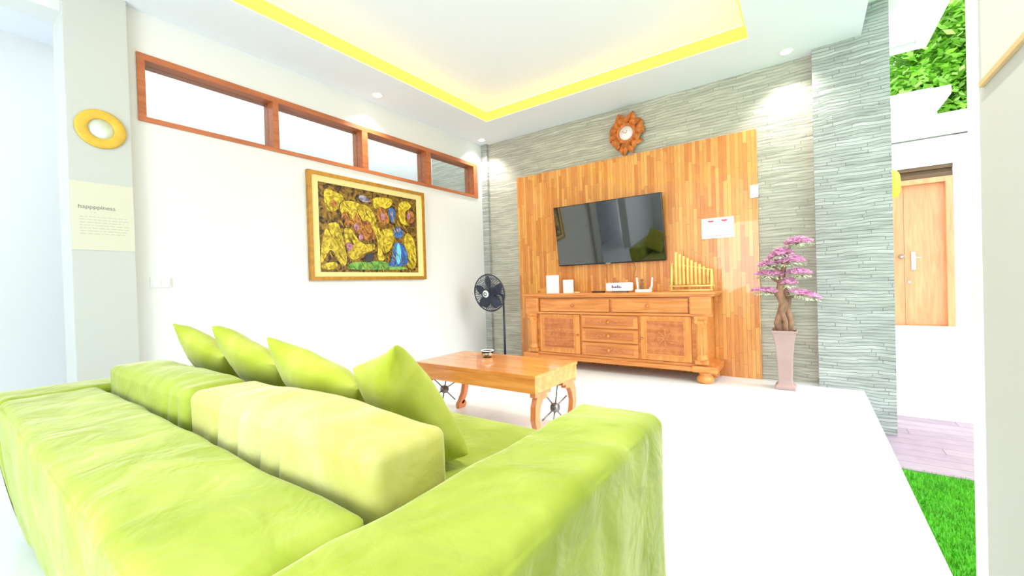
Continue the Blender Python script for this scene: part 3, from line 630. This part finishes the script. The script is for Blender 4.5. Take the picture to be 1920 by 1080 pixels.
def door(x0, x1, z0, z1):
    dr = boxo('door', TZ, (x0, x1, YF+.008, YF+.032, z0, z1), cb, bev=.004)
    m_ = .065; b = bm_(); xa, xb, zc, zd = x0+m_, x1-m_*1.1, z0+m_, z1-m_*.75
    for d_ in ((xa-.012, xb+.012, zd, zd+.014), (xa-.012, xb+.012, zc-.014, zc), (xa-.014, xa, zc, zd), (xb, xb+.014, zc, zd)): box(b, d_[0], d_[1], YF-.002, YF+.01, d_[2], d_[3], bev=.003)
    obj('panel_moulding', b, T, dr)
    b = bm_(); box(b, xa, xb, YF+.006, YF+.0085, zc, zd)
    cx, cz = (xa+xb)/2, (zc+zd)/2; hx, hz = (xb-xa)/2-.03, (zd-zc)/2-.03
    def rosette(x, z, r):
        for k in range(6):
            a = k*math.pi/3+.3; sphere(b, (x+math.cos(a)*r*.6, YF+.006, z+math.sin(a)*r*.6), r*.38, 1, .45, 1, 8)
        sphere(b, (x, YF+.004, z), r*.3, 1, .6, 1, 8)
    nx = 4
    for i in range(nx+1):
        for j in range(nx+1):
            if i in (0, nx) or j in (0, nx): rosette(cx-hx+2*hx*i/nx, cz-hz+2*hz*j/nx, .026)
    for k in range(8):
        a = k*math.pi/4; tube(b, [(cx, YF+.006, cz), (cx+math.cos(a)*hx*.55, YF+.004, cz+math.sin(a)*hz*.55), (cx+math.cos(a+.35)*hx*.75, YF+.006, cz+math.sin(a+.35)*hz*.75)], [.006, .010, .005], 6)
    ring = [(cx+math.cos(t*.3927)*hx*.5, YF+.005, cz+math.sin(t*.3927)*hz*.5) for t in range(17)]; tube(b, ring, .006, 6, caps=False)
    rosette(cx, cz, .04); obj('carved_panel', b, TD, dr)
    return dr
d1 = door(1.15, 1.67, .18, .63); d2 = door(2.37, 2.865, .18, .63)
b = bm_(); lathe(b, [(.008, 0), (.007, .01), (.014, .016), (0, .026)], (2.385, YF+.008, .4), (0, -1, 0), 14); obj('knob', b, M['chrome'], d2)
b = bm_(); lathe(b, [(.008, 0), (.007, .01), (.014, .016), (0, .026)], (1.655, YF+.008, .4), (0, -1, 0), 14); obj('knob', b, TD, d1)
for z0, z1 in ((.49, .625), (.335, .475), (.18, .32)):
    dr = boxo('drawer', T, (1.70, 2.34, YF+.006, YF+.032, z0, z1), cb, bev=.005)
    b = bm_(); box(b, 1.75, 2.29, YF, YF+.007, z0+.03, z1-.03, bev=.004); zc = (z0+z1)/2
    for s_ in (-1, 1):
        for k in range(5): sphere(b, (2.02+s_*(.06+k*.035), YF, zc+.008*(-1)**k), .016-.0018*k, 1.3, .4, .8, 8)
    obj('carved_relief', b, TD, dr)
    b = bm_(); lathe(b, [(.02, 0), (.014, .012), (.022, .02), (0, .03)], (2.02, YF, zc), (0, -1, 0), 14); obj('knob', b, T, dr)

# things on the cabinet
ZT = .872
c = boxo('white_card', M['paper'], (1.195, 1.36, -.335, -.315, ZT, 1.09), origin=(1.28, -.32, ZT), bev=.003); tag(c, 'taller white upright card box at the left end of the sideboard', 'card box')
c = boxo('white_card', M['paper'], (1.415, 1.535, -.32, -.28, ZT, 1.03), origin=(1.47, -.3, ZT), bev=.004); tag(c, 'smaller white upright box right of the tall white card on the sideboard', 'box')
b = bm_(); lathe(b, [(0, 0), (.035, 0), (.04, .008), (.03, .014), (0, .014)], (1.60, -.33, ZT), n=20); tag(obj('small_dish', b, M['cream'], origin=(1.6, -.33, ZT)), 'small flat cream dish beside the white boxes on the sideboard', 'dish')
rc = thing('remote_control', 'dark remote control lying on the sideboard left of the white router', 'remote control', (1.86, -.3, ZT), .4)
b = bm_(); box(b, 1.78, 1.93, -.32, -.28, ZT, ZT+.018, bev=.005); obj('remote_body', b, mat('brown_black_plastic', (60, 40, 24), .5), rc)
b = bm_(); 
for k in range(5): box(b, 1.80+k*.022, 1.81+k*.022, -.306, -.294, ZT+.018, ZT+.021)
obj('buttons', b, M['metal'], rc)
ro = thing('router', 'white rounded box with small blue lettering in the middle of the sideboard', 'router', (2.12, -.3, ZT))
boxo('casing', M['whitep'], (1.97, 2.25, -.36, -.26, ZT+.015, ZT+.108), ro, bev=.02)
boxo('stand', M['metal'], (2.03, 2.2, -.34, -.28, ZT, ZT+.016), ro)
b = bm_(); x = 2.04
for ww, hh in ((.014, .03), (.012, .018), (.016, .02), (.012, .03), (.014, .02), (.01, .018)): box(b, x, x+ww, -.3612, -.3595, ZT+.05, ZT+.05+hh); x += ww+.006
obj('lettering', b, M['blueink'], ro)
ph = thing('desk_stand', 'white open stand with upturned ends right of the router', 'stand', (2.36, -.3, ZT))
b = bm_(); box(b, 2.29, 2.45, -.34, -.27, ZT, ZT+.03, bev=.006)
tube(b, [(2.31, -.3, ZT+.02), (2.30, -.3, ZT+.155)], [.013, .009], 10); tube(b, [(2.43, -.3, ZT+.02), (2.455, -.3, ZT+.06), (2.465, -.3, ZT+.155)], [.013, .01, .007], 10)
obj('holder', b, M['whitep'], ph)
fg = thing('figurine', 'tiny dark figurine standing in the white desk stand', 'figurine', (2.35, -.3, ZT+.03))
b = bm_(); lathe(b, [(.022, 0), (.02, .02), (.012, .05), (.014, .065), (.006, .075), (.014, .09), (.012, .105), (0, .112)], (2.355, -.3, ZT+.0305), n=16); obj('statue', b, mat('brown_figurine', (130, 90, 50), .6), fg)
ag = thing('angklung', 'pale bamboo angklung rattle frame on the right end of the sideboard', 'musical instrument', (2.85, -.3, ZT))
B = M['bamboo']
for x, h in ((2.665, .29), (3.035, .215)):
    b = bm_(); tube(b, [(x, -.34, ZT+.004), (x, -.30, ZT+h)], .011, 10); tube(b, [(x, -.24, ZT+.004), (x, -.30, ZT+h)], .011, 10); obj('upright', b, B, ag)
for z, y in ((.055, -.335), (.055, -.245), (.012, -.34)):
    b = bm_(); tube(b, [(2.65, y, ZT+z), (3.05, y, ZT+z)], .009, 8); obj('rail', b, B, ag)
b = bm_(); tube(b, [(2.665, -.30, ZT+.285), (3.035, -.30, ZT+.21)], .006, 8); obj('rail', b, B, ag)
for k in range(9):
    x = 2.705+k*.037; h = .40-.022*k; r = .0145-.0004*k
    b = bm_(); lathe(b, [(r*.9, .07), (r, .075), (r*1.0, .07+(h-.07)*.55), (r*1.12, .07+(h-.07)*.56), (r, .07+(h-.07)*.57), (r, h), (r*.75, h), (r*.75, h-.02), (0, h-.02)], (x, -.30, ZT), n=12)
    obj('bamboo_tube', b, B, ag)

# ================================================================== FAN
fn = thing('pedestal_fan', 'dark grey pedestal fan standing in the corner by the stone wall', 'fan', (.68, -.50, 0))
FC = Vector((.50, -.58, .895)); fd = Vector((.02, -1, -.12)).normalized()
b = bm_(); lathe(b, [(0, 0), (.17, 0), (.18, .015), (.16, .03), (.05, .045), (.035, .07), (0, .07)], (.66, -.5, 0), n=32); obj('base', b, M['fan'], fn)
b = bm_(); tube(b, [(.66, -.5, .06), (.66, -.5, .80)], [.016, .012], 12); obj('pole', b, M['fan'], fn)
b = bm_(); back = FC-fd*.1; tube(b, [back+fd*.1, back-fd*.02, back-fd*.06], [.05, .06, .035], 20); tube(b, [(.66, -.5, .80), (.64, -.49, .86), back-fd*.02], [.014, .018, .02], 10); obj('motor_housing', b, M['fan'], fn)
fa = fd.cross(Vector((0, 0, 1))).normalized(); fb = fa.cross(fd).normalized()
def fpt(r, a, h): return FC+fa*(r*math.cos(a))+fb*(r*math.sin(a))+fd*h
RF = .235
b = bm_()
for s_, dep in ((1, .075), (-1, -.075)):
    for k in range(90):
        a = k/48*6.283
        tube(b, [fpt(.045, a, dep), fpt(RF*.6, a+.05*s_, dep*.92), fpt(RF*.92, a+.09*s_, dep*.55), fpt(RF, a+.1*s_, 0)], .003, 4, caps=False)
    for r, h in ((RF*.45, dep*.97), (RF*.75, dep*.82)): tube(b, [fpt(r, t/32*6.2832, h) for t in range(33)], .0022, 4, caps=False)
tube(b, [fpt(RF, t/40*6.2832, 0) for t in range(41)], .008, 8, caps=False)
obj('grille', b, M['fan'], fn)
for k in range(5):
    b = bm_(); a0 = k*math.pi*.4+.3; rows = []
    for i in range(9):
        t = i/8; r = .03+t*(RF-.05); wd = .35+.55*math.sin(math.pi*min(1, t*.85+.15))
        rows.append([b.verts.new(fpt(r, a0+wd*(j/4-.5)*1.1, (j/4-.5)*.05)) for j in range(5)])
    for i in range(8):
        for j in range(4):
            f = b.faces.new([rows[i][j], rows[i][j+1], rows[i+1][j+1], rows[i+1][j]]); f.smooth = True
    ob = obj('blade', b, M['fanl'], fn); md = ob.modifiers.new('thickness', 'SOLIDIFY'); md.thickness = .003
b = bm_(); lathe(b, [(0, .07), (.045, .07), (.045, .08), (.03, .088), (0, .09)], FC, fd, 24); obj('hub_badge', b, M['whitep'], fn)
b = bm_(); lathe(b, [(.018, .089), (.026, .089), (.026, .092), (.018, .092), (.018, .089)], FC, fd, 24); obj('badge_ring', b, M['fanl'], fn)

# ================================================================== VASE AND BLOSSOM TREE
va = thing('floor_vase', 'tall square tapering dusty pink vase on the floor by the stone pillar', 'vase', (3.62, -.32, 0), .05)
b = bm_()
prof = [(.078, 0), (.078, .03), (.056, .05), (.053, .08), (.058, .25), (.070, .40), (.085, .49), (.096, .505), (.098, .52), (.085, .52), (.08, .47)]
rings = []
for h_, z in prof: rings.append([b.verts.new((3.618+sx*h_, -.32+sy*h_, z)) for sx, sy in ((-1, -1), (1, -1), (1, 1), (-1, 1))])
for i in range(len(rings)-1):
    for k in range(4): b.faces.new([rings[i][k], rings[i][(k+1) % 4], rings[i+1][(k+1) % 4], rings[i+1][k]])
b.faces.new(rings[0][::-1]); b.faces.new(rings[-1])
vo = obj('vessel', b, M['vase'], va); md = vo.modifiers.new('soft_edges', 'BEVEL'); md.width = .006; md.segments = 2
boxo('soil', M['soil'], (3.54, 3.696, -.398, -.242, .47, .51), va)
bo = thing('blossom_bonsai', 'artificial pink blossom bonsai with twisted trunk standing in the tall vase', 'plant', (3.618, -.32, .5))
b = bm_()
tube(b, [(3.60, -.33, .50), (3.575, -.33, .58), (3.60, -.32, .68), (3.62, -.33, .76), (3.59, -.34, .84), (3.60, -.33, .93), (3.62, -.32, 1.05), (3.66, -.32, 1.2)], [.045, .036, .032, .038, .034, .028, .02, .012], 12)
tube(b, [(3.65, -.31, .50), (3.665, -.30, .60), (3.64, -.29, .70), (3.655, -.31, .80), (3.62, -.32, .90)], [.034, .026, .028, .022, .02], 10)
tube(b, [(3.62, -.35, .50), (3.63, -.36, .60), (3.60, -.36, .7), (3.64, -.35, .8)], [.03, .02, .022, .016], 10)
tube(b, [(3.56, -.34, .5), (3.54, -.33, .54)], [.02, .012], 8)
obj('trunk', b, M['bark'], bo)
b = bm_()
for e in ((3.47, -.36, .865), (3.46, -.33, 1.0), (3.50, -.33, 1.10), (3.78, -.3, 1.0), (3.80, -.36, .84), (3.74, -.32, 1.28), (3.72, -.33, 1.14)):
    z0 = min(e[2]-.02, 1.15); tube(b, [(3.61, -.325, max(.8, z0-.06)), ((3.61+e[0])/2, (-.325+e[1])/2, e[2]-.02), e], [.013, .009, .005], 8)
obj('branches', b, M['bark'], bo)
def blossoms(c, sx, sy, sz, slope, n):
    b = bm_(); n = int(n*2.0)
    for i in range(n):
        a = R.random()*6.28; r = math.sqrt(R.random()); x = c[0]+sx*r*math.cos(a); y = c[1]+sy*r*math.sin(a); z = c[2]+sz*(1-r*r)*R.uniform(.1, 1)+slope*(x-c[0])+R.uniform(-.006, .01)
        z0 = R.uniform(.014, .023); t = R.random()*6.28; til = Vector((R.uniform(-.7, .7), R.uniform(-.7, .7), 1)).normalized(); q = Vector((0, 0, 1)).rotation_difference(til); cc = Vector((x, y, z))
        for k in range(5):
            aa = t+k*1.2566; tip = q @ Vector((math.cos(aa)*z0, math.sin(aa)*z0, .004)); l_ = q @ Vector((math.cos(aa-.5)*z0*.6, math.sin(aa-.5)*z0*.6, .002)); r_ = q @ Vector((math.cos(aa+.5)*z0*.6, math.sin(aa+.5)*z0*.6, .002))
            quad(b, [cc, cc+l_, cc+tip, cc+r_], 0)
    for i in range(n//2):
        a = R.random()*6.28; r = .55+.5*R.random(); x = c[0]+sx*r*math.cos(a); y = c[1]+sy*r*math.sin(a); z = c[2]-.012+slope*(x-c[0])-R.random()*.02
        L = R.uniform(.015, .03); dv = Vector((math.cos(a), math.sin(a), R.uniform(-.9, .1))).normalized(); s = dv.cross(Vector((0, 0, 1)))*L*.3; cc = Vector((x, y, z)); quad(b, [cc, cc+dv*L*.5+s, cc+dv*L, cc+dv*L*.5-s], 1)
    return obj('blossom_cluster', b, [M['pink'], M['leafw']], bo, recalc=False)
blossoms((3.735, -.33, 1.285), .10, .08, .05, .05, 170)
blossoms((3.60, -.33, 1.185), .09, .09, .07, .25, 190)
blossoms((3.51, -.34, 1.105), .08, .07, .05, .15, 130)
blossoms((3.67, -.34, 1.12), .11, .09, .07, .05, 200)
blossoms((3.51, -.34, 1.015), .11, .08, .035, -.05, 170)
blossoms((3.73, -.33, 1.02), .10, .08, .04, -.02, 160)
blossoms((3.66, -.36, .93), .06, .06, .06, 0, 90)
blossoms((3.475, -.36, .87), .10, .06, .03, -.03, 130)
blossoms((3.77, -.36, .835), .12, .07, .035, -.28, 160)

# ================================================================== COFFEE TABLE
tb = thing('coffee_table', 'orange wooden coffee table with curved legs and spoked wheel ends', 'table', (1.95, -2.38, 0))
TX0, TX1, TY0, TY1, TH = 1.42, 2.475, -2.653, -2.10, .45
boxo('tabletop', M['table'], (TX0, TX1, TY0, TY1, TH-.022, TH), tb, bev=.003)
b = bm_(); 
t = bm_(); frame4(t, 'x', TH-.11, TH-.0225, TX0+.006, TX1-.006, TY0+.006, TY1-.006, .02, .02, .02, .02)
for v in t.verts: v.co = Vector((v.co.y, v.co.z, v.co.x))
join(b, t)
obj('apron', b, M['table'], tb)
yc = (TY0+TY1)/2
for xe in (TX0+.012, TX1-.047):
    for s_ in (-1, 1):
        b = bm_()
        pts = [(xe, yc+s_*.13, TH-.115), (xe, yc+s_*.20, TH-.135), (xe, yc+s_*.235, TH-.20), (xe, yc+s_*.245, TH-.27), (xe, yc+s_*.225, TH-.34), (xe, yc+s_*.185, TH-.40), (xe, yc+s_*.16, TH-.43)]
        sweep_flat(b, pts, [.09, .075, .06, .05, .045, .045, .05], (.035, 0, 0))
        box(b, xe-.001, xe+.036, min(yc+s_*.08, yc+s_*.265), max(yc+s_*.08, yc+s_*.265), TH-.135, TH-.111)
        lathe(b, [(0, 0), (.028, 0), (.028, .035), (0, .035)], (xe, yc+s_*.205, .03), (1, 0, 0), 18)
        box(b, xe-.001, xe+.036, min(yc+s_*.14, yc+s_*.21), max(yc+s_*.14, yc+s_*.21), 0.0, .035, bev=.008)
        obj('leg', b, M['legw'], tb)
    wl = bm_(); hub = Vector((xe+.017, yc, .19)); lathe(wl, [(0, -.022), (.026, -.022), (.03, -.01), (.03, .01), (.026, .022), (0, .022)], hub, (1, 0, 0), 20)
    wl_o = obj('wheel_hub', wl, M['metal'], tb)
    for k in range(6):
        a = k*math.pi/3+.26; bb = bm_(); e_ = hub+Vector((0, math.cos(a)*.165, math.sin(a)*.155)); tube(bb, [hub+Vector((0, math.cos(a)*.025, math.sin(a)*.025)), e_], .0048, 8); obj('spoke', bb, M['metal'], wl_o)
gl = thing('glass_dish', 'small clear glass dish with white rim on the orange coffee table', 'dish', (1.80, -2.26, TH))
b = bm_(); lathe(b, [(0, 0), (.035, 0), (.045, .03), (.047, .05), (.043, .05), (.040, .03), (.03, .006), (0, .006)], (1.80, -2.26, TH), n=28); obj('bowl', b, M['glass'], gl)
b = bm_(); lathe(b, [(.043, .048), (.049, .048), (.049, .054), (.043, .054), (.043, .048)], (1.80, -2.26, TH), n=28); obj('rim', b, M['whitep'], gl)
b = bm_(); sphere(b, (1.79, -2.26, TH+.022), .016); sphere(b, (1.815, -2.25, TH+.022), .015); obj('shell', b, M['whitep'], gl)

# ================================================================== SOFA
sf = thing('sofa', 'large lime green velvet sofa seen from behind in the foreground', 'sofa', (2.2, -3.95, 0))
def wr_top(p, n):
    return .006*nz(p.x*2.2, p.y*5, p.z*4)+.0035*nz(p.x*6+p.y*9, p.y*7-p.x*3, 3)
def wr_side(p, n):
    k = 1 if abs(n.z) < .5 else .3
    return k*(.010*nz(p.x*6, p.y*6, p.z*1.3)+.005*nz(p.x*16, p.y*16, p.z*3))+wr_top(p, n)
def t_back(p):
    q = p.copy(); f = max(0, (.6-p.z)/.6)
    if p.y < -4.42: q.y += .035*f*f*2
    return q
t = softbox(1.19, 3.165, -4.575, -4.275, .03, .6, .035, 60, (0, .0, .008), wr_side, t_back); obj('sofa_back', t, M['sofa'], sf)
def t_left(p):
    q = t_back(p); f = max(0, (.6-p.z)/.6)
    if p.x < 1.06: q.x += .30*f*f*f
    return q
t = softbox(.93, 1.19, -4.575, -3.45, .03, .6, .035, 40, (0, 0, .006), wr_side, t_left); obj('arm', t, M['sofa'], sf)
t = softbox(3.165, 3.445, -4.575, -3.46, .03, .603, .04, 56, (0, 0, .006), wr_side); obj('arm', t, M['sofa'], sf)
t = softbox(1.19, 3.165, -4.275, -3.25, .05, .27, .03, 20, (0, 0, 0), wr_top); obj('seat_base', t, M['sofa'], sf)
for x0, x1 in ((1.195, 2.175), (2.18, 3.16)):
    t = softbox(x0, x1, -4.27, -3.22, .27, .385, .045, 30, (0, 0, .012), wr_top); obj('seat_cushion', t, M['sofa'], sf)
for x in (1.05, 3.3):
    for y in (-4.45, -3.55):
        b = bm_(); lathe(b, [(.025, 0), (.03, .06)], (x, y, 0), n=14); obj('foot', b, M['teakdark'], sf)

def bolster(x0, x1, y0, y1, z0, z1, m, label, folds, seed):
    def wr(p, n):
        d = .008*nz(p.x*4+seed, p.y*5, p.z*5)+.004*nz(p.x*11, p.y*11+seed, p.z*11)
        for fx, fl in folds:   # gathered folds across the back face
            dx = p.x-(fx+.05*(p.z-.6)+.03*(p.y+4.2)); 
            if n.y < .3 : d -= fl*math.exp(-(dx/.013)**2)*max(0, min(1, (.74-p.z)/.12))
        return d
    t = softbox(x0, x1, y0, y1, z0, z1, .028, 70, (.012, .012, .03), wr)
    c = ((x0+x1)/2, (y0+y1)/2, z0); o = obj('back_cushion', t, m, origin=c); tag(o, label, 'cushion', 'back cushions on the sofa'); return o
bolster(2.20, 3.135, -4.255, -4.05, .39, .69, M['cushy'], 'big yellow-lime velvet back cushion with gathered folds, at the right arm', [(2.42, .02), (2.56, .016), (2.68, .018), (2.78, .014)], 1.3)
bolster(1.215, 2.16, -4.255, -4.06, .39, .685, M['cushg'], 'darker lime velvet back cushion, left of the big yellow-lime one', [(2.0, .01), (2.08, .012)], 4.1)

def pillow(TL, u, v, thick, m, label, seed):
    TL, u, v = Vector(TL), Vector(u), Vector(v); C0 = TL+u/2-v/2; nrm = u.cross(v).normalized()
    N = 26; t = bmesh.new(); grid = {}
    for s_ in (1, -1):
        for i in range(N+1):
            for j in range(N+1):
                a = math.sin((i/N*2-1)*math.pi/2); c = math.sin((j/N*2-1)*math.pi/2)
                if s_ == -1 and (i in (0, N) or j in (0, N)): grid[(s_, i, j)] = grid[(1, i, j)]; continue
                pa = a*(1-.05*(1-c*c)); pc = c*(1-.05*(1-a*a))
                h = thick/2*(max(0, 1-a*a)*max(0, 1-c*c))**.38
                wr = .010*nz(a*1.6+seed, c*1.6, s_*3)+.004*nz(a*5, c*5+seed, s_)
                p = C0+u*pa/2+v*pc/2+nrm*s_*(h+(wr if h > .01 else 0)); grid[(s_, i, j)] = t.verts.new(p)
        for i in range(N):
            for j in range(N):
                f = t.faces.new([grid[(s_, i, j)], grid[(s_, i+1, j)], grid[(s_, i+1, j+1)], grid[(s_, i, j+1)]][::s_]); f.smooth = True
    o = obj('throw_pillow', t, m, origin=C0-v/2); tag(o, label, 'pillow', 'throw pillows on the sofa'); return o
U, V = (.40, .07, -.142), (.157, -.25, .32)
pillow((1.235, -4.02, .855), U, V, .15, M['cushp'], 'lime throw pillow, the leftmost, above the darker back cushion', 1)
pillow((1.72, -4.02, .86), U, V, .15, M['cushp'], 'lime throw pillow, second from the left, overlapping the leftmost one', 2)
pillow((2.21, -4.02, .835), (.43, .075, -.15), V, .16, M['cushp'], 'lime throw pillow with pointed corner, above the big yellow-lime cushion', 3)
pillow((2.645, -3.965, .755), (.225, -.02, .085), (.0, -.29, .40), .18, M['cushp'], 'lime throw pillow standing tilted at the right end of the sofa seat', 4)
